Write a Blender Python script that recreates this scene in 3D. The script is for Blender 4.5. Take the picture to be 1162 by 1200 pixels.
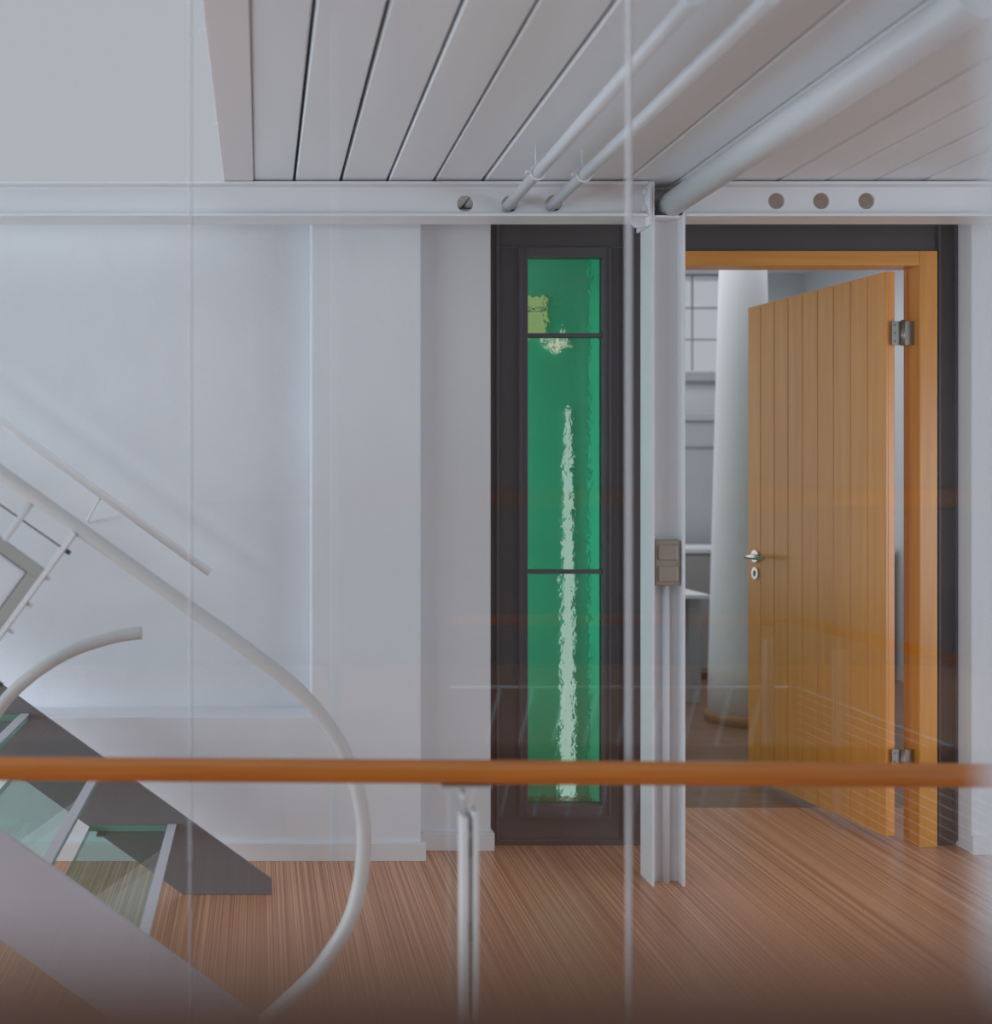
import bpy, bmesh, math, random
from mathutils import Vector, Matrix
random.seed(7)
for o in list(bpy.data.objects): bpy.data.objects.remove(o)
S = bpy.context.scene
COL = S.collection
EYE = 1.32                 # lens height above the floor
FPX = 1200.0               # focal length in pixels of the 1162x1200 frame
CX, CY = 305.0, 565.0      # principal point

# ------------------------------------------------------------------ camera
cam_d = bpy.data.cameras.new('camera'); cam = bpy.data.objects.new('camera', cam_d); COL.objects.link(cam)
cam.location = (0, 0, EYE); cam.rotation_euler = (math.pi/2, 0, 0)
cam_d.sensor_fit = 'AUTO'; cam_d.sensor_width = 36.0; cam_d.lens = 36.0*FPX/1200.0
cam_d.shift_x = (581-CX)/1200.0; cam_d.shift_y = -(600-CY)/1200.0
cam_d.clip_start = 0.02; cam_d.clip_end = 200
cam_d.dof.use_dof = True; cam_d.dof.focus_distance = 3.45; cam_d.dof.aperture_fstop = 1.8
S.camera = cam
# ------------------------------------------------------------------ world, lights, exposure
w = bpy.data.worlds.new('sky'); S.world = w; w.use_nodes = True
bg = w.node_tree.nodes['Background']
bg.inputs[0].default_value = (0.468, 0.490, 0.540, 1); bg.inputs[1].default_value = 1.0
def area(name, loc, target, sx, sy, power, color=(1, 1, 1)):
    l = bpy.data.lights.new(name, 'AREA'); l.shape = 'RECTANGLE'; l.size = sx; l.size_y = sy
    l.energy = power; l.color = color
    o = bpy.data.objects.new(name, l); COL.objects.link(o); o.location = loc
    o.rotation_euler = (Vector(target)-Vector(loc)).to_track_quat('-Z', 'Y').to_euler()
    return o
SKYC = (0.75, 0.88, 1.0)
area('skylight', (-1.2, 0.2, 5.4), (-1.0, 1.4, 0.0), 6.0, 4.5, 32, SKYC)
area('left_fill', (-4.15, 0.0, 0.98), (0.0, 0.0, 1.85), 6.8, 1.8, 222, SKYC)  # added fill lamp, brightens column, pipes and ceiling from the left
area('right_fill', (5.45, -0.68, 1.10), (0.0, -0.68, 1.60), 5.0, 1.8, 132, SKYC)  # added fill lamp, brightens walls and column from the right
area('back_room_fill', (2.6, 6.2, 2.85), (2.6, 6.2, 0), 2.4, 2.4, 33, (0.95, 0.96, 1.0))  # added lamp under the back room ceiling
area('back_room_side_fill', (0.62, 6.1, 1.55), (3.0, 6.0, 1.4), 3.0, 1.8, 14, (0.97, 0.97, 1.0))  # added lamp that brightens the door leaf, unseen through the doorway
area('cavity_fill', (0.60, 4.05, 1.25), (1.3, 4.50, 1.25), 0.35, 2.1, 12, (1.0, 1.0, 0.98))  # added lamp for the made-up space behind the green window
vs = S.view_settings
vs.view_transform = 'Standard'; vs.look = 'None'; vs.exposure = 0.0; vs.gamma = 1.0; vs.use_curve_mapping = False
S.display_settings.display_device = 'sRGB'

# ------------------------------------------------------------------ helpers
def P(px, py, d):
    """photo pixel at distance d -> point in the room"""
    return Vector(((px-CX)*d/FPX, d, EYE-(py-CY)*d/FPX))
def XX(px, d): return (px-CX)*d/FPX
def ZZ(py, d): return EYE-(py-CY)*d/FPX

ABS = {}
def base(o): return ABS[o.name]
class MB:
    def __init__(s): s.v = []; s.f = []; s.m = []
    def face(s, idx, m=0): s.f.append(tuple(idx)); s.m.append(m)
    def box(s, x0, x1, y0, y1, z0, z1, m=0, mside=None):
        n = len(s.v)
        s.v += [(x0,y0,z0),(x1,y0,z0),(x1,y1,z0),(x0,y1,z0),(x0,y0,z1),(x1,y0,z1),(x1,y1,z1),(x0,y1,z1)]
        q = m if mside is None else mside
        for k, (idx) in enumerate([(0,1,5,4),(2,3,7,6),(1,2,6,5),(3,0,4,7),(3,2,1,0),(4,5,6,7)]):
            s.face([n+i for i in idx], m)
        return s
    def prism(s, pts, y0, y1, m=0, axis='y'):
        """polygon given as (a,b) extruded along an axis"""
        n = len(s.v); k = len(pts)
        def put(a, b, c):
            return {'y': (a, c, b), 'x': (c, a, b), 'z': (a, b, c)}[axis]
        s.v += [put(a, b, y0) for a, b in pts] + [put(a, b, y1) for a, b in pts]
        s.face(range(n, n+k), m); s.face(reversed(range(n+k, n+2*k)), m)
        for i in range(k):
            j = (i+1) % k
            s.face((n+i, n+k+i, n+k+j, n+j), m)
        return s
    def tube(s, pts, r, seg=16, m=0, caps=True):
        pts = [Vector(p) for p in pts]; n0 = len(s.v); N = len(pts)
        rr = r if isinstance(r, (list, tuple)) else [r]*N
        t0 = (pts[1]-pts[0]).normalized()
        up = Vector((0,0,1)) if abs(t0.z) < 0.95 else Vector((0,1,0))
        nrm = (up-t0*up.dot(t0)).normalized()
        for i, p in enumerate(pts):
            t = (pts[min(i+1, N-1)]-pts[max(i-1, 0)]).normalized()
            nrm = (nrm-t*nrm.dot(t)).normalized(); b = t.cross(nrm)
            for k in range(seg):
                a = 2*math.pi*k/seg
                s.v.append(tuple(p+(nrm*math.cos(a)+b*math.sin(a))*rr[i]))
        for i in range(N-1):
            for k in range(seg):
                a = n0+i*seg+k; c = n0+i*seg+(k+1) % seg
                s.face((a, c, c+seg, a+seg), m)
        if caps:
            s.face(list(reversed(range(n0, n0+seg))), m)
            s.face(range(n0+(N-1)*seg, n0+N*seg), m)
        return s
    def lathe(s, c, prof, seg=32, m=0):
        n0 = len(s.v)
        for r, z in prof:
            for k in range(seg):
                a = 2*math.pi*k/seg
                s.v.append((c[0]+r*math.cos(a), c[1]+r*math.sin(a), z))
        for i in range(len(prof)-1):
            for k in range(seg):
                a = n0+i*seg+k; b = n0+i*seg+(k+1) % seg
                s.face((a, b, b+seg, a+seg), m)
        s.face(list(reversed(range(n0, n0+seg))), m)
        s.face(range(n0+(len(prof)-1)*seg, n0+len(prof)*seg), m)
        return s
    def build(s, name, mats, parent=None, smooth=False, bevel=0, seg=2):
        if not isinstance(mats, (list, tuple)): mats = [mats]
        lo = Vector([min(v[i] for v in s.v) for i in range(3)]); hi = Vector([max(v[i] for v in s.v) for i in range(3)])
        c = Vector(((lo.x+hi.x)/2, (lo.y+hi.y)/2, lo.z))
        me = bpy.data.meshes.new(name)
        me.from_pydata([tuple(Vector(v)-c) for v in s.v], [], s.f); me.update()
        for mt in mats: me.materials.append(M[mt])
        for p, mi in zip(me.polygons, s.m):
            p.material_index = mi
        bm = bmesh.new(); bm.from_mesh(me); bmesh.ops.recalc_face_normals(bm, faces=bm.faces); bm.to_mesh(me); bm.free()
        if smooth:
            for p in me.polygons: p.use_smooth = len(p.vertices) == 4
        o = bpy.data.objects.new(name, me); COL.objects.link(o)
        ABS[o.name] = c
        if parent: o.parent = parent; o.location = c-ABS[parent.name]
        else: o.location = c
        if bevel:
            b = o.modifiers.new('bevel', 'BEVEL'); b.width = bevel; b.segments = seg; b.limit_method = 'ANGLE'
        return o
def empty(name, loc):
    o = bpy.data.objects.new(name, None); COL.objects.link(o); o.location = loc; ABS[o.name] = Vector(loc)
    o.empty_display_size = 0.1
    return o
def tag(o, label, cat, group=None, kind=None):
    o['label'] = label; o['category'] = cat
    if group: o['group'] = group
    if kind: o['kind'] = kind
    return o
def struct(o, label, cat): return tag(o, label, cat, kind='structure')
def spline(pts, n=8):
    """Catmull-Rom through pts"""
    pts = [Vector(p) for p in pts]; out = []
    for i in range(len(pts)-1):
        p0 = pts[max(i-1, 0)]; p1 = pts[i]; p2 = pts[i+1]; p3 = pts[min(i+2, len(pts)-1)]
        for k in range(n):
            t = k/n
            out.append(0.5*((2*p1)+(p2-p0)*t+(2*p0-5*p1+4*p2-p3)*t*t+(3*p1-p0-3*p2+p3)*t**3))
    out.append(pts[-1]); return out
def circle(cx, cz, r, n=20): return [(cx+r*math.cos(2*math.pi*k/n), cz+r*math.sin(2*math.pi*k/n)) for k in range(n)]
def holed_plate(mb, x0, x1, z0, z1, y0, y1, holes, seg=24):
    """plate in the XZ plane with round holes (cx,cz,r), holes sorted in x"""
    def quad(a, b, c, d):
        n = len(mb.v); mb.v += [a, b, c, d]; mb.face((n, n+1, n+2, n+3))
    def slab(a, b):
        if b-a > 1e-5:
            for y in (y0, y1): quad((a,y,z0),(b,y,z0),(b,y,z1),(a,y,z1))
    xs = x0
    for cx, cz, r in holes:
        h = r*1.25; slab(xs, cx-h); xs = cx+h
        for k in range(seg):
            a0 = 2*math.pi*k/seg; a1 = 2*math.pi*(k+1)/seg
            def outer(a):
                c, s_ = math.cos(a), math.sin(a)
                t = h/abs(c) if abs(c) > 1e-9 else 1e9
                zt = (z1-cz if s_ > 0 else cz-z0)
                t2 = zt/abs(s_) if abs(s_) > 1e-9 else 1e9
                t = min(t, t2); return (cx+c*t, cz+s_*t)
            o0 = outer(a0); o1 = outer(a1)
            i0 = (cx+r*math.cos(a0), cz+r*math.sin(a0)); i1 = (cx+r*math.cos(a1), cz+r*math.sin(a1))
            for y in (y0, y1): quad((i0[0],y,i0[1]), (o0[0],y,o0[1]), (o1[0],y,o1[1]), (i1[0],y,i1[1]))
            quad((i0[0],y0,i0[1]), (i1[0],y0,i1[1]), (i1[0],y1,i1[1]), (i0[0],y1,i0[1]))
        # corner slivers where the ray hits the corner
        for sx in (-1, 1):
            for sz, zc in ((1, z1), (-1, z0)):
                ac = math.atan2(zc-cz, sx*h) % (2*math.pi)
                k = int(ac/(2*math.pi/seg)); a0 = 2*math.pi*k/seg; a1 = 2*math.pi*(k+1)/seg
                def outer2(a):
                    c, s_ = math.cos(a), math.sin(a)
                    t = min(h/max(abs(c), 1e-9), (z1-cz if s_ > 0 else cz-z0)/max(abs(s_), 1e-9))
                    return (cx+c*t, cz+s_*t)
                p0 = outer2(a0); p1 = outer2(a1)
                for y in (y0, y1):
                    n = len(mb.v); mb.v += [(p0[0],y,p0[1]), (cx+sx*h,y,zc), (p1[0],y,p1[1])]; mb.face((n, n+1, n+2))
    slab(xs, x1)
    for z in (z0, z1): quad((x0,y0,z),(x1,y0,z),(x1,y1,z),(x0,y1,z))
    for x in (x0, x1): quad((x,y0,z0),(x,y1,z0),(x,y1,z1),(x,y0,z1))

# ------------------------------------------------------------------ materials
M = {}
def newmat(name):
    m = bpy.data.materials.new(name); m.use_nodes = True; M[name] = m
    nt = m.node_tree; return m, nt, nt.nodes, nt.links, nt.nodes['Principled BSDF']
def paint(name, col, rough=0.5, metal=0.0, spec=0.5, var=0.06, vscale=4.0, bump=0.0, bscale=40.0, bdist=0.002, stretch=(1,1,1)):
    m, nt, N, L, b = newmat(name)
    tc = N.new('ShaderNodeTexCoord'); mp = N.new('ShaderNodeMapping'); mp.inputs['Scale'].default_value = stretch
    geo = N.new('ShaderNodeNewGeometry')
    L.new(geo.outputs['Position'], mp.inputs['Vector'])
    n = N.new('ShaderNodeTexNoise'); n.inputs['Scale'].default_value = vscale; n.inputs['Detail'].default_value = 4
    L.new(mp.outputs[0], n.inputs['Vector'])
    cr = N.new('ShaderNodeMix'); cr.data_type = 'RGBA'
    cr.inputs[6].default_value = (*[c*(1-var) for c in col], 1); cr.inputs[7].default_value = (*[min(1, c*(1+var)) for c in col], 1)
    L.new(n.outputs['Fac'], cr.inputs[0]); L.new(cr.outputs[2], b.inputs['Base Color'])
    b.inputs['Roughness'].default_value = rough; b.inputs['Metallic'].default_value = metal
    b.inputs['Specular IOR Level'].default_value = spec
    if bump:
        n2 = N.new('ShaderNodeTexNoise'); n2.inputs['Scale'].default_value = bscale; n2.inputs['Detail'].default_value = 5
        L.new(mp.outputs[0], n2.inputs['Vector'])
        bp = N.new('ShaderNodeBump'); bp.inputs['Strength'].default_value = bump; bp.inputs['Distance'].default_value = bdist
        L.new(n2.outputs['Fac'], bp.inputs['Height']); L.new(bp.outputs[0], b.inputs['Normal'])
    return m
def wood(name, c0, c1, scale=(3, 3, 60), rough=0.4, spec=0.5, bump=0.05):
    m, nt, N, L, b = newmat(name)
    geo = N.new('ShaderNodeNewGeometry'); mp = N.new('ShaderNodeMapping'); mp.inputs['Scale'].default_value = scale
    L.new(geo.outputs['Position'], mp.inputs['Vector'])
    n = N.new('ShaderNodeTexNoise'); n.inputs['Scale'].default_value = 1.0; n.inputs['Detail'].default_value = 6; n.inputs['Roughness'].default_value = 0.6
    n.inputs['Distortion'].default_value = 0.3
    L.new(mp.outputs[0], n.inputs['Vector'])
    cr = N.new('ShaderNodeValToRGB'); cr.color_ramp.elements[0].position = 0.3; cr.color_ramp.elements[1].position = 0.7
    cr.color_ramp.elements[0].color = (*c0, 1); cr.color_ramp.elements[1].color = (*c1, 1)
    L.new(n.outputs['Fac'], cr.inputs[0]); L.new(cr.outputs[0], b.inputs['Base Color'])
    b.inputs['Roughness'].default_value = rough; b.inputs['Specular IOR Level'].default_value = spec
    if bump:
        bp = N.new('ShaderNodeBump'); bp.inputs['Strength'].default_value = bump; bp.inputs['Distance'].default_value = 0.001
        L.new(n.outputs['Fac'], bp.inputs['Height']); L.new(bp.outputs[0], b.inputs['Normal'])
    return m
def clear_glass(name, tint, ior=1.5, rough=0.0):
    """thin architectural glass: tinted see-through plus mirror by Fresnel, both faces alike"""
    m, nt, N, L, b = newmat(name); N.remove(b); out = N['Material Output']
    geo = N.new('ShaderNodeNewGeometry'); ma = N.new('ShaderNodeMath'); ma.operation = 'MULTIPLY_ADD'
    L.new(geo.outputs['Backfacing'], ma.inputs[0]); ma.inputs[1].default_value = 1/ior-ior; ma.inputs[2].default_value = ior
    fr = N.new('ShaderNodeFresnel'); L.new(ma.outputs[0], fr.inputs['IOR'])
    tr = N.new('ShaderNodeBsdfTransparent'); tr.inputs[0].default_value = (*tint, 1)
    gl = N.new('ShaderNodeBsdfGlossy'); gl.inputs['Roughness'].default_value = rough; gl.inputs[0].default_value = (1,1,1,1)
    mx = N.new('ShaderNodeMixShader'); L.new(fr.outputs[0], mx.inputs[0]); L.new(tr.outputs[0], mx.inputs[1]); L.new(gl.outputs[0], mx.inputs[2])
    L.new(mx.outputs[0], out.inputs[0]); return m
def veil(name, col, alpha):
    """translucent plastic: partly see-through"""
    m, nt, N, L, b = newmat(name)
    b.inputs['Base Color'].default_value = (*col, 1); b.inputs['Roughness'].default_value = 0.25; b.inputs['Alpha'].default_value = alpha
    return m
def emit(name, col, s):
    m, nt, N, L, b = newmat(name); N.remove(b)
    e = N.new('ShaderNodeEmission'); e.inputs[0].default_value = (*col, 1); e.inputs[1].default_value = s
    L.new(e.outputs[0], N['Material Output'].inputs[0]); return m

paint('plaster', (0.80, 0.82, 0.855), 0.85, var=0.03, bump=0.5, bscale=8, bdist=0.014, spec=0.2)
paint('plaster_smooth', (0.78, 0.80, 0.83), 0.8, var=0.02, bump=0.15, bscale=25, bdist=0.004, spec=0.2)
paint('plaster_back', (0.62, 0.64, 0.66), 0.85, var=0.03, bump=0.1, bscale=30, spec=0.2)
paint('white_steel', (0.80, 0.82, 0.85), 0.38, var=0.02, vscale=6)
paint('white_trim', (0.78, 0.78, 0.79), 0.5, var=0.02)
paint('ceiling_board', (0.83, 0.89, 0.95), 0.55, var=0.07, vscale=2.2, stretch=(4, 0.7, 4), bump=0.08, bscale=10)
paint('ceiling_trim', (0.80, 0.79, 0.81), 0.55, var=0.02)
paint('dark_void', (0.05, 0.04, 0.04), 0.9, var=0.1)
paint('dark_panel', (0.068, 0.060, 0.064), 0.55, spec=0.25, var=0.12, vscale=8)
paint('dark_profile', (0.082, 0.076, 0.090), 0.4, spec=0.3, var=0.08)
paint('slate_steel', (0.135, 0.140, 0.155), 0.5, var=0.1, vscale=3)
paint('slate_steel_hazed', (0.48, 0.49, 0.55), 0.5, var=0.1, vscale=3)  # same slate steel, haze and reflected light put into a lighter colour
paint('tread_nosing', (0.62, 0.63, 0.70), 0.4, var=0.03)
paint('alu_grey', (0.42, 0.42, 0.40), 0.4, metal=0.2, var=0.05)
paint('black_steel', (0.02, 0.02, 0.022), 0.5)
paint('bright_white', (0.92, 0.93, 0.95), 0.4, var=0.01)
paint('pipe_white', (0.70, 0.73, 0.77), 0.4, var=0.02, vscale=6)
paint('rail_white', (0.62, 0.63, 0.63), 0.38, var=0.02, vscale=6)
paint('bronze', (0.34, 0.28, 0.23), 0.35, metal=0.35, var=0.06)
paint('chrome', (0.65, 0.62, 0.58), 0.22, metal=1.0)
paint('steel_dull', (0.28, 0.26, 0.235), 0.35, metal=0.9)
paint('grey_wall', (0.15, 0.135, 0.13), 0.9, var=0.1)
paint('grey_cabinet', (0.42, 0.44, 0.47), 0.6)
paint('taupe_front', (0.34, 0.32, 0.31), 0.6)
paint('desk_white', (0.72, 0.74, 0.78), 0.4)
paint('desk_grey', (0.40, 0.41, 0.44), 0.5)
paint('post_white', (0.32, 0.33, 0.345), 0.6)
wood('rail_wood', (0.36, 0.105, 0.012), (0.50, 0.165, 0.024), (3, 60, 60), 0.35)
wood('dull_wood', (0.20, 0.075, 0.020), (0.27, 0.10, 0.03), (3, 60, 60), 0.5)
wood('door_wood', (0.78, 0.30, 0.048), (0.88, 0.375, 0.072), (45, 45, 1.6), 0.28, bump=0.03)
wood('frame_wood', (0.66, 0.26, 0.028), (0.78, 0.34, 0.048), (40, 40, 2.0), 0.32, bump=0.03)
wood('frame_wood_head', (0.66, 0.26, 0.028), (0.78, 0.34, 0.048), (2.0, 40, 40), 0.32, bump=0.03)
wood('sill_wood', (0.070, 0.021, 0.004), (0.095, 0.030, 0.007), (3, 30, 30), 0.6, bump=0)
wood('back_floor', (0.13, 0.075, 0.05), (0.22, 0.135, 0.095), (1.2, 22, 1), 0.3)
wood('base_wood', (0.26, 0.13, 0.05), (0.34, 0.18, 0.08), (4, 4, 30), 0.4)
clear_glass('clear_glass', (0.985, 0.99, 0.988), 1.62)
clear_glass('window_glass', (0.98, 0.985, 0.99), 1.2)
clear_glass('tread_glass', (0.76, 0.925, 0.885))
paint('glass_edge', (0.18, 0.50, 0.43), 0.12, var=0.2, spec=0.8)
veil('joint', (0.88, 0.90, 0.94), 0.30)
veil('joint_faint', (0.88, 0.90, 0.94), 0.20)
veil('joint_dark', (0.30, 0.26, 0.26), 0.28)
veil('frosted', (0.82, 0.85, 0.90), 0.9)
paint('green_wall', (0.030, 0.56, 0.39), 0.8, var=0.08, vscale=3)  # colour of the added partition, chosen to deepen the green glass
emit('streak_glow', (0.95, 1.0, 0.97), 0.55)  # glow of the added streak and dashes behind the green glass
emit('sparkle_glow', (1.0, 0.62, 0.55), 1.1)  # glow of the added sparkle flecks
emit('pane_glow', (0.95, 1.0, 0.42), 0.35)  # glow of the added yellowish pane

def floor_material():
    m, nt, N, L, b = newmat('striped_floor')
    geo = N.new('ShaderNodeNewGeometry')
    def nz(scale, detail=2.0):
        mp = N.new('ShaderNodeMapping'); mp.inputs['Scale'].default_value = scale; L.new(geo.outputs['Position'], mp.inputs['Vector'])
        n = N.new('ShaderNodeTexNoise'); n.inputs['Scale'].default_value = 1.0; n.inputs['Detail'].default_value = detail
        L.new(mp.outputs[0], n.inputs['Vector']); return n.outputs['Fac']
    fine = nz((420, 0.4, 1), 1.0); broad = nz((26, 0.8, 1), 2)
    cr = N.new('ShaderNodeValToRGB'); e = cr.color_ramp.elements
    e[0].position = 0.35; e[0].color = (0.32, 0.125, 0.064, 1); e[1].position = 0.65; e[1].color = (0.84, 0.47, 0.29, 1)
    k = e.new(0.5); k.color = (0.58, 0.27, 0.15, 1)
    mi = N.new('ShaderNodeMix'); mi.inputs[0].default_value = 0.12; L.new(fine, mi.inputs[2]); L.new(broad, mi.inputs[3])
    L.new(mi.outputs[0], cr.inputs[0]); L.new(cr.outputs[0], b.inputs['Base Color'])
    b.inputs['Roughness'].default_value = 0.3; b.inputs['Specular IOR Level'].default_value = 0.5
    bp = N.new('ShaderNodeBump'); bp.inputs['Strength'].default_value = 0.04; bp.inputs['Distance'].default_value = 0.001
    L.new(fine, bp.inputs['Height']); L.new(bp.outputs[0], b.inputs['Normal'])
floor_material()
def green_material():
    m, nt, N, L, b = newmat('green_glass')
    geo = N.new('ShaderNodeNewGeometry'); mp = N.new('ShaderNodeMapping'); mp.inputs['Scale'].default_value = (34, 300, 34)
    L.new(geo.outputs['Position'], mp.inputs['Vector'])
    n = N.new('ShaderNodeTexNoise'); n.inputs['Scale'].default_value = 1.0; n.inputs['Detail'].default_value = 3; L.new(mp.outputs[0], n.inputs['Vector'])
    bp = N.new('ShaderNodeBump'); bp.inputs['Strength'].default_value = 0.35; bp.inputs['Distance'].default_value = 0.0042
    L.new(n.outputs['Fac'], bp.inputs['Height']); L.new(bp.outputs[0], b.inputs['Normal'])
    b.inputs['Base Color'].default_value = (0.62, 0.93, 0.80, 1); b.inputs['Roughness'].default_value = 0.02
    b.inputs['Transmission Weight'].default_value = 1.0; b.inputs['IOR'].default_value = 1.45
green_material()

# ================================================================== THE SETTING
DW = 3.72      # facade plane
D1 = 3.58      # plaster pier face
D2 = 3.68      # second plaster face
DB = 3.34      # front of beam / column
ZT = EYE+0.982 # beam top
ZB = ZZ(253, DB)
# floor
struct(MB().box(-5.5, 8.0, -3.6, 4.15, -0.12, 0).build('floor', 'striped_floor'), 'glossy brown floor with fine stripes running towards the door', 'floor')
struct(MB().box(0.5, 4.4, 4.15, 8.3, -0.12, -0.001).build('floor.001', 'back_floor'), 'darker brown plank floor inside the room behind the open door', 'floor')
# plaster wall at left with recessed niche
XR = XX(365, D1); XE = XX(493, D1); ZS = ZZ(840, D1)
mb = MB()
mb.prism([(-5.5, 0), (XE, 0), (XE, ZT), (XR, ZT), (XR, ZS), (-5.5, ZS)], D1, D1+0.15)     # pier and breast below the niche
mb.box(-5.5, XE, D1+0.15, 4.0, 0, ZT)                # niche back
struct(mb.build('wall_left', 'plaster', bevel=0.004), 'rough white plaster wall with a shallow niche behind the stairs', 'wall')
struct(MB().box(XE, XX(575, D2), D2, 4.0, 0, ZT).build('wall_middle', 'plaster_smooth', bevel=0.004), 'narrow smooth white wall strip beside the dark window frame', 'wall')
XP = XX(1138, 3.64)
struct(MB().box(XP, 4.2, 3.64, 3.80, 0, ZT+0.1).build('wall_right', 'plaster_smooth', bevel=0.004), 'white wall right of the dark door surround', 'wall')
# baseboards
struct(MB().box(-5.5, XX(499, D1-0.015), D1-0.016, D1, 0, 0.063).box(XE, XX(499, D1-0.015), D1, D2-0.016, 0, 0.063).build('baseboard_left', 'white_trim', bevel=0.002), 'white baseboard along the rough plaster wall', 'baseboard')
struct(MB().box(XX(499, D1-0.015)+0.001, XX(579.5, D2-0.016), D2-0.016, D2, 0, 0.064).box(XX(575, D2), XX(579.5, D2-0.016), D2, DW-0.002, 0, 0.064).build('baseboard_middle', 'white_trim', bevel=0.002), 'short white baseboard beside the dark window frame', 'baseboard')
struct(MB().box(XP-0.006, 4.2, 3.624, 3.64, 0, 0.065).build('baseboard_right', 'white_trim', bevel=0.002), 'white baseboard at the foot of the right wall', 'baseboard')
# wall behind the viewer with a wooden rail along it
pw = MB().box(-5.5, 8.0, -3.75, -3.6, -0.1, 5.2).build('wall_rear', 'grey_wall')
struct(pw, 'dark grey wall with a wooden rail board behind the viewer', 'wall')
MB().box(-5.5, 8.0, -3.64, -3.57, 1.14, 1.27).build('rail_board', 'dull_wood', pw, bevel=0.005)
for nm, x, ya, yb, lb in (('added_window_left', -4.42, -3.4, 3.4, 'added window frame at the fill lamp left of the viewer'), ('added_window_right', 5.72, -3.2, 1.85, 'added window frame at the fill lamp right of the viewer')):  # added frames at the two unseen side fill lamps
    lw = empty(nm, (x, (ya+yb)/2, 0.28)); struct(lw, lb, 'window')
    for k in range(5):
        y = ya+(yb-ya)*k/4
        MB().box(x-0.03, x+0.03, y-0.03, y+0.03, 0.28, 2.32).build('mullion', 'white_trim', lw)
    for z in (0.28, 2.26): MB().box(x-0.03, x+0.03, ya-0.03, yb+0.03, z, z+0.06).build('transom', 'white_trim', lw)
    MB().box(x-0.05, x+0.05, ya-0.03, yb+0.03, 0.0, 0.28).build('added_parapet', 'plaster_smooth', lw)

# ceiling: dark slab with white boards
XTL, XTR = XX(262, DB), XX(297, DB)
ceil = MB().box(XTL+0.01, 4.2, 1.915, 3.80, ZT+0.045, ZT+0.20).build('ceiling', 'dark_void')
struct(ceil, 'low ceiling of white painted boards with dark gaps', 'ceiling')
gaps = [297, 345, 400, 455, 510, 567.5, 623, 680, 737, 797, 857, 914, 971.5, 1029.5, 1087, 1145, 1203, 1261, 1319, 1377, 1435]
wide = [.004, .009, .010, .008, .008, .009, .003, .003, .004, .006, .004, .004, .004, .004, .004, .004, .004, .004, .004, .004, .004]
for i in range(len(gaps)-1):
    x0 = XX(gaps[i], DB)+wide[i]/2; x1 = XX(gaps[i+1], DB)-wide[i+1]/2
    dz = random.uniform(0, 0.003)
    c = 0.006 if i > 4 else 0.004
    z0 = ZT+0.006+dz
    MB().prism([(x0, z0+c), (x0+c, z0), (x1-c, z0), (x1, z0+c), (x1, z0+0.024), (x0, z0+0.024)], 1.925, 3.71).build('ceiling_board', 'ceiling_board', ceil)
tr = MB().box(XTL, XTR, 1.915, 3.46, ZT+0.002, ZT+0.21).build('trim_1', 'ceiling_trim', bevel=0.003)
struct(tr, 'plain pale trim board along the open edge of the ceiling', 'trim')
for py in (38, 147):
    d = (ZT+0.03-EYE)*FPX/(CY-py)
    MB().tube([(XTL+0.002, d, ZT+0.034), (XTL-0.014, d, ZT+0.036), (XTL-0.020, d, ZT+0.028)], [0.004, 0.004, 0.002], 8).build('hook', 'joint', tr, smooth=True)

# ------------------------------------------------------------------ dark facade with green window and door opening
XA, XZ_ = XX(575, DW), XX(1138, DW)
GX0, GX1, GZ0, GZ1 = XX(617, DW), XX(705, DW), ZZ(942, DW), ZZ(302, DW)
OX0, OX1, OZ = 1.445, XX(1095, DW), ZZ(294, DW)      # door opening in the facade
mb = MB()
mb.box(XA, GX0-0.02, DW, 3.80, 0, ZT+0.1); mb.box(GX1+0.02, OX0, DW, 3.80, 0, ZT+0.1)
mb.box(GX0-0.02, GX1+0.02, DW, 3.80, GZ1+0.02, ZT+0.1); mb.box(GX0-0.02, GX1+0.02, DW, 3.80, 0, GZ0-0.02)
mb.box(OX0, OX1, DW, 3.80, OZ, ZT+0.1); mb.box(OX1, XP+0.2, DW, 3.80, 0, ZT+0.1)
fac = mb.build('wall_facade', 'dark_panel')
struct(fac, 'dark brown panelled wall around the green window and open door', 'wall')
def strip(x0, x1, z0, z1, y0=DW-0.012): MB().box(x0, x1, y0, DW, z0, z1).build('profile_strip', 'dark_profile', fac, bevel=0.0015)
strip(XX(581, DW), XX(584, DW), 0.02, ZT)
strip(XX(729, DW), XX(732, DW), 0.02, ZT)
strip(XX(1117, DW), XX(1120, DW), 0.02, ZT)
strip(XX(1097.5, DW), XX(1100, DW), 0.02, ZT)
strip(XX(584.5, DW), XX(606, DW), ZZ(292, DW), ZZ(290, DW)); strip(XX(715, DW), XX(728, DW), ZZ(292, DW), ZZ(290, DW))
strip(XX(584.5, DW), XX(728, DW), ZZ(985, DW), ZZ(983, DW))
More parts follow.
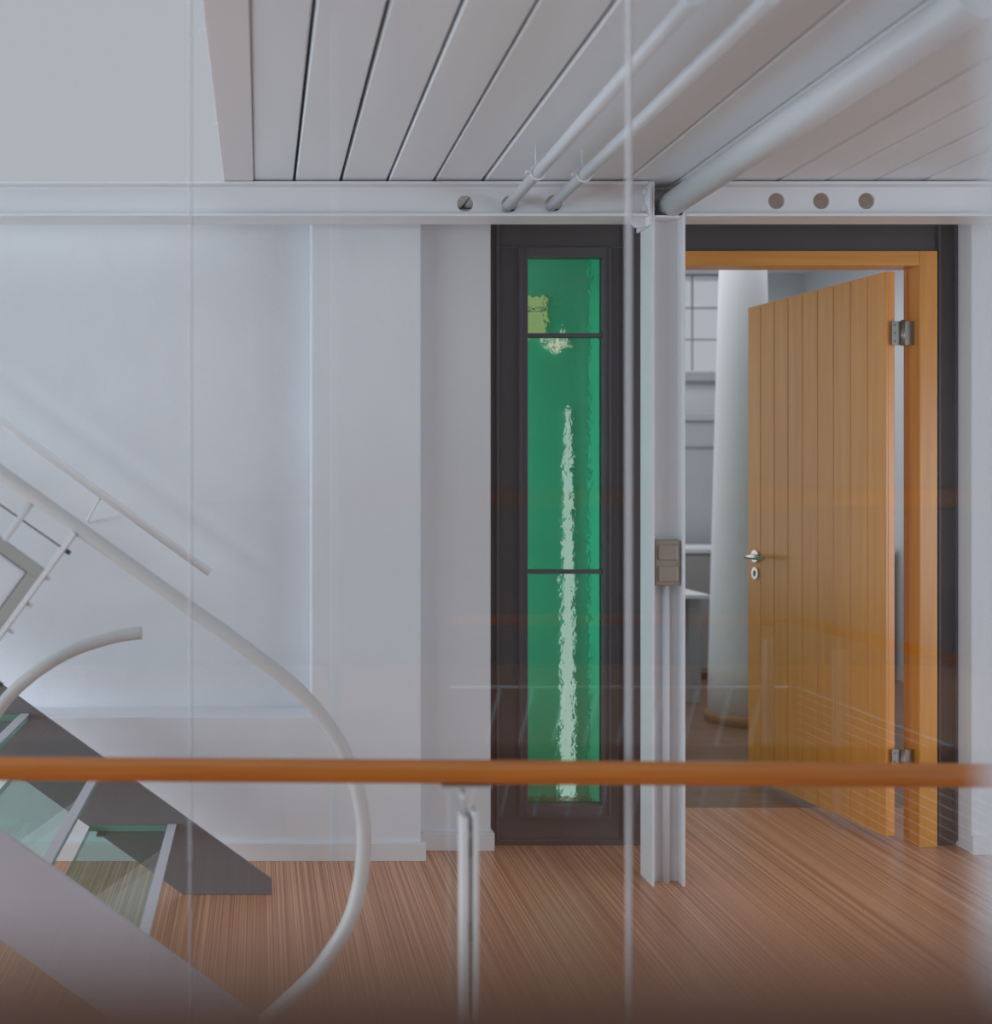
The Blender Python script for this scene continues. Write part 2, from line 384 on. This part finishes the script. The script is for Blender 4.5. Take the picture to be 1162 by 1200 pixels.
# green window: casement with three panes
win = empty('window_1', ((GX0+GX1)/2, DW, GZ0)); struct(win, 'tall narrow dark-framed window with three green glass panes', 'window')
fx0, fx1, fz0, fz1 = XX(607.5, DW), XX(714, DW), ZZ(957, DW), ZZ(291, DW)
def bar(n, *a, bev=0.003): MB().box(*a).build(n, 'dark_profile', win, bevel=bev)
y0, y1 = DW-0.022, DW+0.0
bar('casement_stile', fx0, GX0, DW-0.02, DW+0.035, fz0, fz1); bar('casement_stile', GX1, fx1, DW-0.02, DW+0.035, fz0, fz1)
bar('casement_rail', GX0, GX1, DW-0.02, DW+0.035, fz0, GZ0); bar('casement_rail', GX0, GX1, DW-0.02, DW+0.035, GZ1, fz1)
for p in (393, 670): bar('glazing_bar', GX0, GX1, DW-0.012, DW+0.03, ZZ(p+2.2, DW), ZZ(p-2.2, DW), bev=0.001)
bar('casement_bead', fx0+0.004, fx0+0.010, DW-0.028, DW-0.02, fz0+0.004, fz1-0.004, bev=0.001)
bar('casement_bead', fx1-0.010, fx1-0.004, DW-0.028, DW-0.02, fz0+0.004, fz1-0.004, bev=0.001)
bar('casement_bead', fx0+0.010, fx1-0.010, DW-0.028, DW-0.02, fz0+0.004, fz0+0.010, bev=0.001)
for a, b in ((302, 390.8), (395.2, 667.8), (672.2, 942)):
    MB().box(GX0, GX1, DW+0.010, DW+0.018, ZZ(b, DW), ZZ(a, DW)).build('green_pane', 'green_glass', win)
# made-up space behind the green window, its walls coloured green to deepen the glass
YC = 4.30
cav = MB()
cav.box(0.50, 1.44, YC, YC+0.06, 0, 2.42); cav.box(0.50, 0.56, 3.80, YC, 0, 2.42); cav.box(1.38, 1.44, 3.80, YC, 0, 2.42); cav.box(0.50, 1.44, 3.80, YC+0.06, 2.42, 2.46)
struct(cav.build('wall_inner', 'green_wall'), 'added partition behind the green window, coloured green to deepen the glass colour', 'wall')
sl = MB().prism([(XX(656, YC), 0.0), (XX(672, YC), 0.0), (XX(671, YC), 0.9), (XX(667, YC), ZZ(480, YC)), (XX(661, YC), ZZ(480, YC)), (XX(658, YC), 0.9)], YC-0.012, YC-0.002).build('added_streak', 'streak_glow')  # added glowing strip that makes the bright streak in the glass
struct(sl, 'added glowing strip standing for the bright streak in the green glass', 'window')
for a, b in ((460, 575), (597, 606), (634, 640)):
    MB().box(XX(691.5, YC), XX(695.5, YC), YC-0.010, YC-0.002, ZZ(b, YC), ZZ(a, YC)).build('added_dash', 'streak_glow', sl)  # added glowing dashes beside the streak
s3 = MB().box(XX(604, YC), XX(639, YC), YC-0.010, YC-0.002, ZZ(396, YC), ZZ(348, YC)).build('added_pane', 'pane_glow')  # added glowing pane that makes the yellowish patch in the glass
struct(s3, 'small added yellowish glowing pane behind the topmost green pane', 'window')
MB().box(XX(604, YC), XX(639, YC), YC-0.016, YC-0.010, ZZ(364, YC), ZZ(362, YC)).build('muntin', 'dark_profile', s3)

gm = MB()  # added glowing flecks that make a sparkle in the glass
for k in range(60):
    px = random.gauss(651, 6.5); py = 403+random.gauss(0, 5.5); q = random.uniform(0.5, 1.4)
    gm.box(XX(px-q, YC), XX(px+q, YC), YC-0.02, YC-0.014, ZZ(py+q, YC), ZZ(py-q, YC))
gc = gm.build('glint_cluster', 'sparkle_glow', s3); gc['kind'] = 'stuff'

# ------------------------------------------------------------------ door
door = empty('door_1', (2.0, DW, 0)); struct(door, 'open plank door of orange wood swung into the back room', 'door')
JX0, JX1 = XX(1060, DW), OX1-0.004
JM = XX(1077, DW-0.022)
MB().box(JM, JX1, DW-0.022, DW+0.063, 0.0, OZ-0.004).build('jamb', 'frame_wood', door, bevel=0.003)
MB().box(JM-0.004, JM, DW+0.045, DW+0.063, 0.0, ZZ(311, DW)).build('jamb_stop', 'frame_wood', door, bevel=0.001)
MB().box(OX0+0.004, OX0+0.06, DW-0.022, DW+0.08, 0.0, OZ-0.004).build('jamb', 'frame_wood', door, bevel=0.003)
MB().box(OX0+0.06, JM, DW-0.022, DW+0.063, ZZ(311, DW-0.022), OZ-0.004).build('head', 'frame_wood_head', door, bevel=0.003)
# leaf: hinge edge near the viewer, free edge far
HX, HY = XX(1038, 3.735), 3.735
FX, FY = XX(876, 4.52), 4.52
ang = math.atan2(FY-HY, FX-HX); LW = math.hypot(FX-HX, FY-HY)
ux, uy = math.cos(ang), math.sin(ang); nx, ny = uy, -ux        # n points away from the visible face (towards +x)
LZ0, LZ1 = ZZ(980, HY), ZZ(318, HY)
TH = 0.036
def leafbox(u0, u1, n0, n1, z0, z1):
    c = [(HX+ux*u+nx*n, HY+uy*u+ny*n) for u, n in ((u0, n0), (u1, n0), (u1, n1), (u0, n1))]
    return MB().prism(c, z0, z1, axis='z')
leaf = leafbox(0, LW, 0.008, TH, LZ0, LZ1).build('door_leaf', 'door_wood', door, bevel=0.002)
NP = 9
edges = []
pxs = [1038, 1016, 996, 976, 957.5, 940, 923, 907, 891, 876]
for px in pxs:
    k = (px-CX)/FPX                       # x = k*y on the leaf line
    u = (k*HY-HX)/(ux-k*uy); edges.append(u)
for i in range(NP):
    a, b = edges[i]+0.0009, edges[i+1]-0.0009
    c = 0.002
    cc = [(a, 0.008), (a, c), (a+c, 0), (b-c, 0), (b, c), (b, 0.008)]
    pts = [(HX+ux*u+nx*n, HY+uy*u+ny*n) for u, n in cc]
    MB().prism(pts, LZ0, LZ1-0.008, axis='z').build('plank', 'door_wood', leaf)
leafbox(0, LW, 0.002, 0.008, LZ1-0.0075, LZ1).build('top_edging', 'door_wood', leaf)
def lp(u, n, z): return Vector((HX+ux*u+nx*n, HY+uy*u+ny*n, z))
# lever handle, rosette and keyhole on the visible face
uh = LW-0.055
zh = ZZ(652, 4.46); zk = ZZ(672, 4.46)
def disc(name, u, z, r, rz, th, mat, segs=24, off=0.0):
    m = MB(); n0 = []
    for n in (-off, -off-th):
        for k in range(segs):
            a = 2*math.pi*k/segs
            m.v.append(tuple(lp(u+r*math.cos(a), n, z+rz*math.sin(a))))
    m.face(range(segs)); m.face(reversed(range(segs, 2*segs)))
    for k in range(segs): m.face((k, (k+1) % segs, segs+(k+1) % segs, segs+k))
    return m.build(name, mat, leaf, bevel=0.0015)
disc('rosette', uh, zh, 0.026, 0.028, 0.008, 'chrome')
MB().tube([lp(uh, -0.006, zh), lp(uh, -0.045, zh), lp(uh-0.006, -0.052, zh), lp(uh-0.03, -0.055, zh), lp(uh-0.125, -0.055, zh)], 0.0095, 14).build('lever_handle', 'chrome', leaf, smooth=True)
disc('keyhole_escutcheon', uh, zk, 0.023, 0.028, 0.007, 'chrome')
disc('keyhole', uh, zk, 0.007, 0.014, 0.001, 'black_steel', off=0.0075)
def hinge(py):
    z = ZZ(py, DW); h = 0.046
    hx = XX(1055, HY)
    h_ = MB().tube([(hx, HY-0.012, z-h), (hx, HY-0.012, z+h)], 0.0075, 14).build('hinge', 'steel_dull', door, smooth=True)
    MB().box(XX(1043, HY), hx, HY-0.008, HY-0.004, z-h*0.95, z+h*0.95).build('hinge_plate', 'steel_dull', h_, bevel=0.001)
    MB().box(hx, JM+0.001, HY-0.008, HY-0.004, z-h*0.95, z+h*0.95).build('hinge_plate', 'steel_dull', h_, bevel=0.001)
    for sx in (1046.5,):
        for dz in (-0.03, 0.0, 0.03):
            MB().tube([(XX(sx, HY), HY-0.0075, z+dz), (XX(sx, HY), HY-0.0095, z+dz)], 0.003, 8).build('screw', 'dark_profile', h_)
hinge(390); hinge(893)

# ------------------------------------------------------------------ back room
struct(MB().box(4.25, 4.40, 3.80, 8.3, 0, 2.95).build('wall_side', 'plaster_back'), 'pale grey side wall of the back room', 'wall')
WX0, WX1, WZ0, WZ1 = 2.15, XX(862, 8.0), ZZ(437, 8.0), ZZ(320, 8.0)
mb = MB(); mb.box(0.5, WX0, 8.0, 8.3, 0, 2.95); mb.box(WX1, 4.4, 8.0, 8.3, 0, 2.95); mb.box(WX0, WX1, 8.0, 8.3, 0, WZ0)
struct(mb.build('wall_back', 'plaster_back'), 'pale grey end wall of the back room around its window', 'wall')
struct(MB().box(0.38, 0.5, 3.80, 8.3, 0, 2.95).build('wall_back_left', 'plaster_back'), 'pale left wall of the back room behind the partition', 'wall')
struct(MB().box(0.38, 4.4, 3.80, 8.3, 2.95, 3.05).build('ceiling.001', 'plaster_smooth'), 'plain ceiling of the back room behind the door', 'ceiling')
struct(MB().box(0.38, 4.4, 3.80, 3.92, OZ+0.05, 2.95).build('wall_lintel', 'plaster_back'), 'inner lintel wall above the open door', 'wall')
wb = empty('window_4', (3.0, 8.05, WZ0)); struct(wb, 'daylit window with white muntins in the back room', 'window')
MB().box(WX0, WX1, 8.03, 8.09, WZ0, WZ0+0.02).box(WX0, WX1, 8.03, 8.09, WZ1, 2.95).box(WX0, WX0+0.04, 8.03, 8.09, WZ0, WZ1).box(WX1-0.04, WX1, 8.03, 8.09, WZ0, WZ1).build('window_frame', 'white_trim', wb)
mx = XX(811, 8.05)
for k in range(-3, 2):
    x = mx+0.36*k
    if WX0 < x < WX1: MB().box(x-0.006, x+0.006, 8.047, 8.057, WZ0, WZ1).build('muntin', 'taupe_front', wb)
for py in (361, 398): MB().box(WX0, WX1, 8.046, 8.0575, ZZ(py, 8.05)-0.006, ZZ(py, 8.05)+0.006).build('muntin', 'taupe_front', wb)
MB().box(WX0+0.04, WX1-0.04, 8.058, 8.062, WZ0, WZ1).build('window_pane', 'window_glass', wb)
MB().box(WX0-0.05, WX1+0.05, 7.93, 8.0, WZ0-0.07, WZ0).build('window_sill', 'desk_grey', wb, bevel=0.004)
# round column
cxr, cyr = XX(870, 5.66), 5.66
rc = empty('round_column', (cxr, cyr, 0)); tag(rc, 'tapered round white column behind the open door', 'column')
MB().lathe((cxr, cyr), [(0.181, 0.055), (0.176, 0.3), (0.121, 2.5), (0.115, 2.95)], 48).build('shaft', 'plaster_smooth', rc, smooth=True)
MB().lathe((cxr, cyr), [(0.195, 0.0), (0.195, 0.05), (0.185, 0.058)], 48).build('base_ring', 'base_wood', rc, smooth=True)
# desk
dk = empty('desk', (1.9, 5.9, 0)); tag(dk, 'white desk glimpsed through the doorway beside the round column', 'desk')
dx1 = XX(832, 6.0); dz = ZZ(697, 6.0)
MB().box(1.15, dx1, 6.0, 6.6, dz-0.025, dz).build('desk_top', 'desk_white', dk, bevel=0.003)
MB().box(dx1-0.075, dx1-0.002, 6.12, 6.55, 0, dz-0.025).build('side_panel', 'desk_grey', dk, bevel=0.003)
MB().box(1.2, 1.26, 6.12, 6.55, 0, dz-0.025).build('side_panel', 'desk_grey', dk, bevel=0.003)
MB().box(1.26, dx1-0.075, 6.18, 6.21, 0.36, dz-0.025).build('modesty_panel', 'desk_grey', dk)
# cabinets at the end wall
cb = empty('tall_cabinet', (3.45, 7.7, 0)); tag(cb, 'tall grey cabinet under the back room window', 'cabinet')
hz = ZZ(485, 7.45)
MB().box(2.6, 4.1, 7.45, 7.92, 0.0, hz-0.05).build('body', 'grey_cabinet', cb, bevel=0.003)
MB().box(2.58, 4.12, 7.43, 7.92, hz-0.05, hz).build('top_panel', 'grey_cabinet', cb, bevel=0.003)
MB().box(2.62, 4.08, 7.435, 7.449, hz-0.24, hz-0.22).build('grip_rail', 'desk_grey', cb)
sb = empty('sideboard', (3.45, 7.0, 0)); tag(sb, 'low taupe sideboard with a white top in the back room', 'sideboard')
hs = ZZ(643, 6.8)
MB().box(2.6, 4.2, 6.82, 7.25, 0.05, hs-0.03).build('body', 'taupe_front', sb, bevel=0.003)
MB().box(2.58, 4.22, 6.80, 7.27, hs-0.03, hs).build('top', 'desk_white', sb, bevel=0.003)
for k in range(4): MB().box(2.62+0.395*k, 3.0+0.395*k, 6.805, 6.82, 0.08, hs-0.05).build('cabinet_door', 'taupe_front', sb, bevel=0.002)
MB().box(2.65, 4.15, 6.88, 7.2, 0.0, 0.05).build('plinth', 'black_steel', sb)

# ================================================================== STEEL FRAME
# beams with round holes in the web
CXL, CXR = XX(764, DB), XX(803, DB)
FW = 0.112; TF = 0.009; HR = 0.027
def beam(name, x0, x1, holes, label):
    r = empty(name, ((x0+x1)/2, DB+FW/2, ZB)); tag(r, label, 'beam', 'white steel beams under the ceiling')
    MB().box(x0, x1, DB, DB+FW, ZT-TF, ZT).build('top_flange', 'white_steel', r, bevel=0.0015)
    MB().box(x0, x1, DB, DB+FW, ZB, ZB+TF).build('bottom_flange', 'white_steel', r, bevel=0.0015)
    m = MB(); ym = DB+0.040
    holed_plate(m, x0, x1, ZB+TF, ZT-TF, ym, ym+0.007, [(XX(px, ym), ZZ(py, ym), HR) for px, py in holes])
    m.build('web', 'white_steel', r)
    return r
bl = beam('steel_beam', -5.0, CXL-0.012, [(545, 238.5), (597, 239), (649, 238)], 'long white steel beam left of the column with two pipes through it')
br = beam('steel_beam', CXR+0.002, 4.1, [(909.5, 235.5), (962, 235.5), (1015, 235.5)], 'white steel beam right of the column with three open holes')
# end plate with bolts on the left beam, stiffener on the right one
ep = MB().box(CXL-0.011, CXL-0.001, DB-0.004, DB+FW, ZB-0.03, ZT-0.002).build('end_plate', 'white_steel', bl, bevel=0.002)
MB().prism([(CXL-0.062, ZB-0.008), (CXL-0.011, ZB+0.03), (CXL-0.011, ZB-0.03), (CXL-0.045, ZB-0.03)], DB+0.03, DB+0.04).build('gusset', 'white_steel', bl, bevel=0.002)
for z in (ZB+0.03, ZB+0.085):
    MB().prism(circle(DB+0.02, z, 0.011, 6), CXL-0.022, CXL-0.011, axis='x').build('bolt', 'white_steel', bl, bevel=0.001)
MB().prism([(CXR+0.002, ZB+0.012), (CXR+0.03, ZB+0.012), (CXR+0.03, ZB+0.10), (CXR+0.002, ZB+0.10)], DB+0.024, DB+0.039).build('end_cleat', 'white_steel', br, bevel=0.002)
for z in (ZB+0.035, ZB+0.078):
    MB().prism(circle(CXR+0.016, z, 0.008, 6), DB+0.015, DB+0.024).build('bolt', 'white_steel', br, bevel=0.001)
# column (H section, web facing the viewer)
col = empty('steel_column', ((CXL+CXR)/2, DB+0.05, 0)); tag(col, 'white steel column between the green window and the open door', 'column')
ZCT = ZT-0.001
MB().box(CXL, CXL+0.008, DB, DB+0.105, 0, ZCT).build('flange', 'white_steel', col, bevel=0.002)
MB().box(CXR-0.008, CXR, DB, DB+0.105, 0, ZCT).build('flange', 'white_steel', col, bevel=0.002)
m = MB(); ym = DB+0.05
m.box(CXL+0.008, CXR-0.008, ym, ym+0.006, 0, ZB-0.004)
m.build('web', 'white_steel', col)
MB().box(CXL+0.008, CXR-0.008, DB+0.006, DB+0.10, ZB-0.004, ZB+0.004).build('stiffener', 'white_steel', col, bevel=0.001)
MB().box(CXL+0.008, CXR-0.008, DB+0.088, DB+0.098, ZB+0.004, ZCT).build('head_plate', 'steel_dull', col)
for z in (ZB+0.03, ZB+0.06, ZB+0.09):
    MB().tube([(CXL+0.008, DB+0.03, z), (CXL+0.020, DB+0.03, z)], 0.009, 6).build('bolt', 'steel_dull', col)
# switch and conduit on the column
ysw = DB+0.012
sx0, sx1 = XX(767, ysw), XX(797.5, ysw)
sw = empty('light_switch', ((sx0+sx1)/2, ysw, ZZ(687, ysw))); tag(sw, 'bronze coloured double light switch on the white column', 'switch')
MB().box(sx0, sx1, ysw, DB+0.05, ZZ(686.5, ysw), ZZ(633, ysw)).build('frame_plate', 'bronze', sw, bevel=0.004)
for a, b in ((638.5, 656.5), (663, 682)):
    MB().box(sx0+0.0105, sx1-0.0105, ysw-0.006, ysw, ZZ(b, ysw), ZZ(a, ysw)).build('rocker', 'bronze', sw, bevel=0.003)
xc = XX(780, DB+0.04)
tag(MB().tube([(xc, DB+0.038, 0.0), (xc, DB+0.038, ZZ(686.5, ysw))], 0.012, 14).build('cable_conduit', 'white_steel', smooth=True), 'white cable conduit running down the column below the switch', 'conduit')
# ------------------------------------------------------------------ pipes
def pipe(px, py, r, y0, y1, label, name, clip=None):
    x, z = XX(px, DB), ZZ(py, DB)
    root = empty(name, (x, y0, z-r)); tag(root, label, 'pipe', 'white pipes under the ceiling')
    MB().tube([(x, y1, z), (x, y0, z)], r, 28).build('pipe_run', 'pipe_white', root, smooth=True)
    if clip:
        d = clip
        c = MB()
        c.tube([(x+(r+0.003)*math.cos(a), d, z+(r+0.003)*math.sin(a)) for a in [2*math.pi*k/20 for k in range(21)]], 0.0035, 8)
        cl = c.build('pipe_clip', 'white_steel', root, smooth=True)
        MB().tube([(x-0.006, d, z+r), (x-0.006, d, ZT+0.009)], 0.0022, 8).build('hanger', 'white_steel', cl, smooth=True)
        MB().box(x-r-0.018, x-r-0.002, d-0.006, d+0.006, z-0.004, z+0.006).build('clip_ear', 'white_steel', cl, bevel=0.001)
    return root
pipe(597, 239, 0.0175, 1.914, 3.52, 'thin white ceiling pipe nearer the stairs, with clip', 'ceiling_pipe', 3.0)
pipe(649, 238, 0.0175, 1.914, 3.52, 'thin white ceiling pipe next to the thick pipe, with clip', 'ceiling_pipe', 3.03)
pipe(789, 238, 0.041, 1.914, 3.42, 'thick white ceiling pipe ending above the column', 'ceiling_pipe')

# ================================================================== STAIRCASE
DN, DF = 2.385, 3.28
st = empty('staircase', (-1.2, 2.83, 0)); tag(st, 'steel staircase with glass treads and white tube railing at left', 'staircase')
SL = 0.7215
def stringer(y0, y1, mat):
    X0 = 0.0355; xl = -3.2
    zt = lambda x: 0.05+(X0-x)*SL
    MB().prism([(X0, 0.001), (X0, 0.05), (xl, zt(xl)), (xl, zt(xl)-0.254), (X0-0.2827, 0.001)], y0, y1).build('stringer', mat, st, bevel=0.0015)
stringer(DF-0.006, DF+0.006, 'slate_steel'); stringer(DN-0.008, DN+0.008, 'slate_steel_hazed')
for k in range(11):
    xn = -0.268-0.235*k; z = 0.227+0.1765*k
    t = MB(); t.box(xn-0.275, xn-0.028, DN+0.012, DF-0.010, z-0.022, z-0.002)
    to = t.build('tread', ['tread_glass', 'glass_edge'], st)
    me = to.data
    for p in me.polygons:
        if abs(p.normal.z) < 0.5: p.material_index = 1
    MB().box(xn-0.028, xn, DN+0.010, DF-0.008, z-0.003, z+0.001).build('nosing', 'tread_nosing', to, bevel=0.001)
    MB().box(xn-0.028, xn-0.004, DN+0.012, DF-0.010, z-0.022, z-0.003).build('nose_glass', 'glass_edge', to)
    MB().box(xn-0.25, xn-0.22, DF-0.045, DF-0.006, z-0.028, z-0.022).build('tread_bracket', 'slate_steel', to)
# white tube handrail with its round return
pts = [(-620, 108.5), (-300, 338), (0, 553), (150, 660.5), (219, 710), (265, 742.5), (300, 769), (340, 800), (370, 831), (390, 858), (404, 884), (418, 922), (426, 970), (424, 1018), (416, 1059), (404, 1089), (387.5, 1115), (369, 1140), (345.6, 1163), (322, 1184), (300, 1202)]
hr = MB().tube(spline([P(a, b, DN) for a, b in pts], 6), 0.0172, 20).build('handrail', 'rail_white', st, smooth=True)
# second tube, rising from the steps
pts = [(166, 741.5), (140, 745), (117, 751), (95, 758), (73, 768), (53, 780), (35, 793), (16, 810), (0, 829), (-18, 858), (-32, 895), (-40, 940), (-42, 1000)]
MB().tube(spline([P(a, b, 2.62) for a, b in pts], 6), 0.0165, 20).build('curved_rail', 'rail_white', st, smooth=True)
def lbar(name, a, b, r, mat, parent, d=DN, seg=12): return MB().tube([P(a[0], a[1], d), P(b[0], b[1], d)], r, seg).build(name, mat, parent, smooth=True)
lbar('baluster', (38, 588), (-60, 722), 0.0078, 'white_steel', hr)
lbar('baluster', (-190, 432), (-290, 566), 0.0078, 'white_steel', hr)
lbar('infill_rod', (-140, 493.5), (77, 645), 0.0018, 'black_steel', hr, DN+0.012, 8)
lbar('infill_rod', (-140, 706), (-1, 801), 0.0018, 'black_steel', hr, DN+0.012, 8)
lbar('rod_cap', (75, 643.6), (82, 648.5), 0.0055, 'black_steel', hr, DN+0.012, 10)
lbar('rod_cap', (-4, 798.6), (3, 803.5), 0.0055, 'black_steel', hr, DN+0.012, 10)
# flat bar with pegs
u = Vector((0.809, 0.588)); v = Vector((-0.588, 0.809))
def rect(c, u0, u1, v0, v1):
    q = []
    for a, b in ((u0, v0), (u1, v0), (u1, v1), (u0, v1)):
        p = Vector(c)+u*a+v*b; w_ = P(p.x, p.y, DN); q.append((w_.x, w_.z))
    return q
fb = MB().prism(rect((89, 627), -5.5, 0.5, -2, 255), DN-0.018, DN+0.018).build('flat_baluster', 'white_steel', hr, bevel=0.001)
for c in ((53, 676.5), (32, 707.5), (10.5, 738.5), (-10, 767)):
    p = P(c[0], c[1], DN); q = P(c[0]+5.5, c[1]+2.6, DN)
    MB().tube([p, q], 0.005, 10).build('peg', 'white_steel', fb, smooth=True)
# framed panel
C = (52, 667); W, H, F = 150, 175, 13.5
pf = MB()
pf.prism(rect(C, -W, 0, 0, F), DN-0.012, DN+0.012); pf.prism(rect(C, -W, 0, H-F, H), DN-0.012, DN+0.012)
pf.prism(rect(C, -F, 0, F, H-F), DN-0.012, DN+0.012); pf.prism(rect(C, -W, -W+F, F, H-F), DN-0.012, DN+0.012)
pfo = pf.build('panel_frame', 'alu_grey', hr, bevel=0.001)
MB().prism(rect(C, -W+F, -F, F, F+1.6), DN-0.008, DN+0.008).prism(rect(C, -F-1.6, -F, F+1.6, H-F), DN-0.008, DN+0.008).build('gasket', 'black_steel', pfo)
MB().prism(rect(C, -W+F+1, -F-1, F+1, H-F-1), DN-0.003, DN+0.003).build('infill_panel', 'frosted', pfo)
# wall handrail
wr = empty('wall_handrail', (-0.9, 3.5, 0.8)); tag(wr, 'white tube handrail fixed to the wall behind the stairs', 'handrail')
dwr = 3.52
MB().tube([P(-500, 130, dwr), P(246, 671, dwr)], 0.0155, 18).build('tube', 'bright_white', wr, smooth=True)
b0 = P(118, 582, dwr)
for q in (b0, P(-150, 388, dwr)):
    k = MB().tube([q, q+Vector((-0.052, 0.03, -0.082)), q+Vector((-0.046, 0.036, -0.092)), q+Vector((-0.046, D1+0.15-dwr, -0.092))], 0.0042, 10).build('bracket', 'white_steel', wr, smooth=True)

# ================================================================== GLASS SCREEN AND NEAR RAILING
DG = 1.90
xs = [-2.6, -1.0, XX(222, DG), XX(737, DG), XX(737, DG)+0.87, 3.3]
names = ['leftmost pane of the clear glass screen, off the stairs', 'clear glass pane in front of the stair treads', 'clear glass pane between the two glazing joints', 'clear glass pane in front of the open door', 'rightmost pane of the clear glass screen, by the right wall']
for i in range(5):
    p = MB().box(xs[i]+0.003, xs[i+1]-0.003, DG, DG+0.010, 0.02, ZT-0.004).build('glass_pane', 'clear_glass')
    tag(p, names[i], 'glass pane', 'panes of the clear glass screen')
jn = ['glazing joint left of the frame', 'faint vertical glazing joint crossing the stair handrail', 'pale vertical glazing joint left of the white column', 'vertical glazing joint at the far right']
for i in range(1, 5):
    wj = 0.0085 if i == 3 else 0.004
    j = MB().box(xs[i]-wj/2, xs[i]+wj/2, DG-0.003, DG+0.011, 0.02, ZT-0.004).build('glazing_joint', 'joint' if i == 3 else 'joint_faint')
    tag(j, jn[i-1], 'glazing joint', 'joints of the glass screen')
    MB().box(xs[i]+wj/2, xs[i]+wj/2+0.002, DG-0.002, DG+0.012, 0.02, ZT-0.004).build('seal', 'joint_dark', j)
# near wooden handrail on white post
DR = 1.845
def guard_post(root, x, y, z, par_x=True, rz=0.0):
    """saddle plate, bent stem and twin flat bars carrying a rail whose underside is at z"""
    def bx(a0, a1, b0, b1, c0, c1, nm, mt='white_steel', par=root):
        if par_x: m = MB().box(x+a0, x+a1, y+b0, y+b1, c0, c1)
        else: m = MB().box(x+b0, x+b1, y+a0, y+a1, c0, c1)
        return m.build(nm, mt, par, bevel=0.001)
    bx(-0.045, 0.045, -0.012, 0.012, z-0.004, z, 'saddle_plate', 'alu_grey')
    if par_x: pp = [(x-0.006, y, z-0.004), (x-0.004, y, z-0.03), (x+0.006, y, z-0.085)]
    else: pp = [(x, y-0.006, z-0.004), (x, y-0.004, z-0.03), (x, y+0.006, z-0.085)]
    MB().tube(pp, 0.0055, 10).build('stem', 'alu_grey', root, smooth=True)
    bx(-0.009, 0.002, -0.02, 0.02, 0.0, z-0.055, 'post_bar', 'rail_white')
    bx(0.010, 0.020, -0.02, 0.02, 0.0, z-0.045, 'post_bar', 'rail_white')
    bx(0.002, 0.010, -0.008, 0.008, z-0.28, z-0.25, 'post_spacer', 'steel_dull')
    bx(0.002, 0.010, -0.008, 0.008, z-0.13, z-0.10, 'post_spacer', 'steel_dull')
g = empty('wooden_handrail', (0.4, DR, 0)); tag(g, 'orange wooden handrail across the view on a white twin-bar post', 'handrail')
MB().tube([P(-900, 894, DR), P(0, 900.5, DR), P(1162, 909, DR), P(1900, 914, DR)], 0.0212, 24).build('rail', 'rail_wood', g, smooth=True)
guard_post(g, XX(545, DR), DR, ZZ(918, DR)-0.001)
guard_post(g, XX(545, DR)-1.35, DR, ZZ(911, DR)-0.001)
guard_post(g, XX(545, DR)+1.55, DR, ZZ(926, DR)-0.001)
# second railing beside the viewer, mirrored in the glass
g2 = empty('wooden_handrail', (2.1, 0.4, 0)); tag(g2, 'orange wooden corner railing behind the viewer, mirrored in the glass', 'handrail')
zr = EYE-0.545; yr = -0.24; xr = 2.10
MB().tube([(0.75, yr, zr), (xr-0.02, yr, zr)], 0.021, 20).build('rail', 'rail_wood', g2, smooth=True)
MB().tube([(xr+0.02, yr, zr), (xr+0.02, 1.75, zr)], 0.021, 20).build('rail', 'rail_wood', g2, smooth=True)
guard_post(g2, 2.0, yr, zr-0.021); guard_post(g2, xr+0.02, 0.05, zr-0.021, False)
MB().tube([(0.75, yr, EYE-0.81), (xr, yr, EYE-0.81)], 0.006, 8).build('wire', 'white_steel', g2, smooth=True)
MB().tube([(xr+0.02, yr, EYE-0.81), (xr+0.02, 1.75, EYE-0.81)], 0.006, 8).build('wire', 'white_steel', g2, smooth=True)
for k in range(9):
    x = 0.95+0.13*k
    MB().tube([(x, yr, EYE-0.81), (x-0.13, yr, 0.0)], 0.0065, 8).build('slanted_rod', 'white_steel', g2, smooth=True)
for k in range(14):
    z = EYE-0.84-0.033*k
    MB().tube([(xr+0.02, yr, z), (xr+0.02, 1.75, z)], 0.003, 6).build('wire', 'white_steel', g2, smooth=True)
# things right in front of the lens
tag(MB().box(-0.30, 0.30, 0.085, 0.145, EYE-0.095, EYE-0.0662).build('window_ledge', 'sill_wood', bevel=0.004), 'blurred dark brown wooden ledge along the bottom of the view', 'ledge')
tag(MB().box(0.238, 0.268, 0.30, 0.34, 0.0, ZT+0.6).build('white_post', 'post_white', bevel=0.006), 'blurred white post at the right edge of the view', 'post')
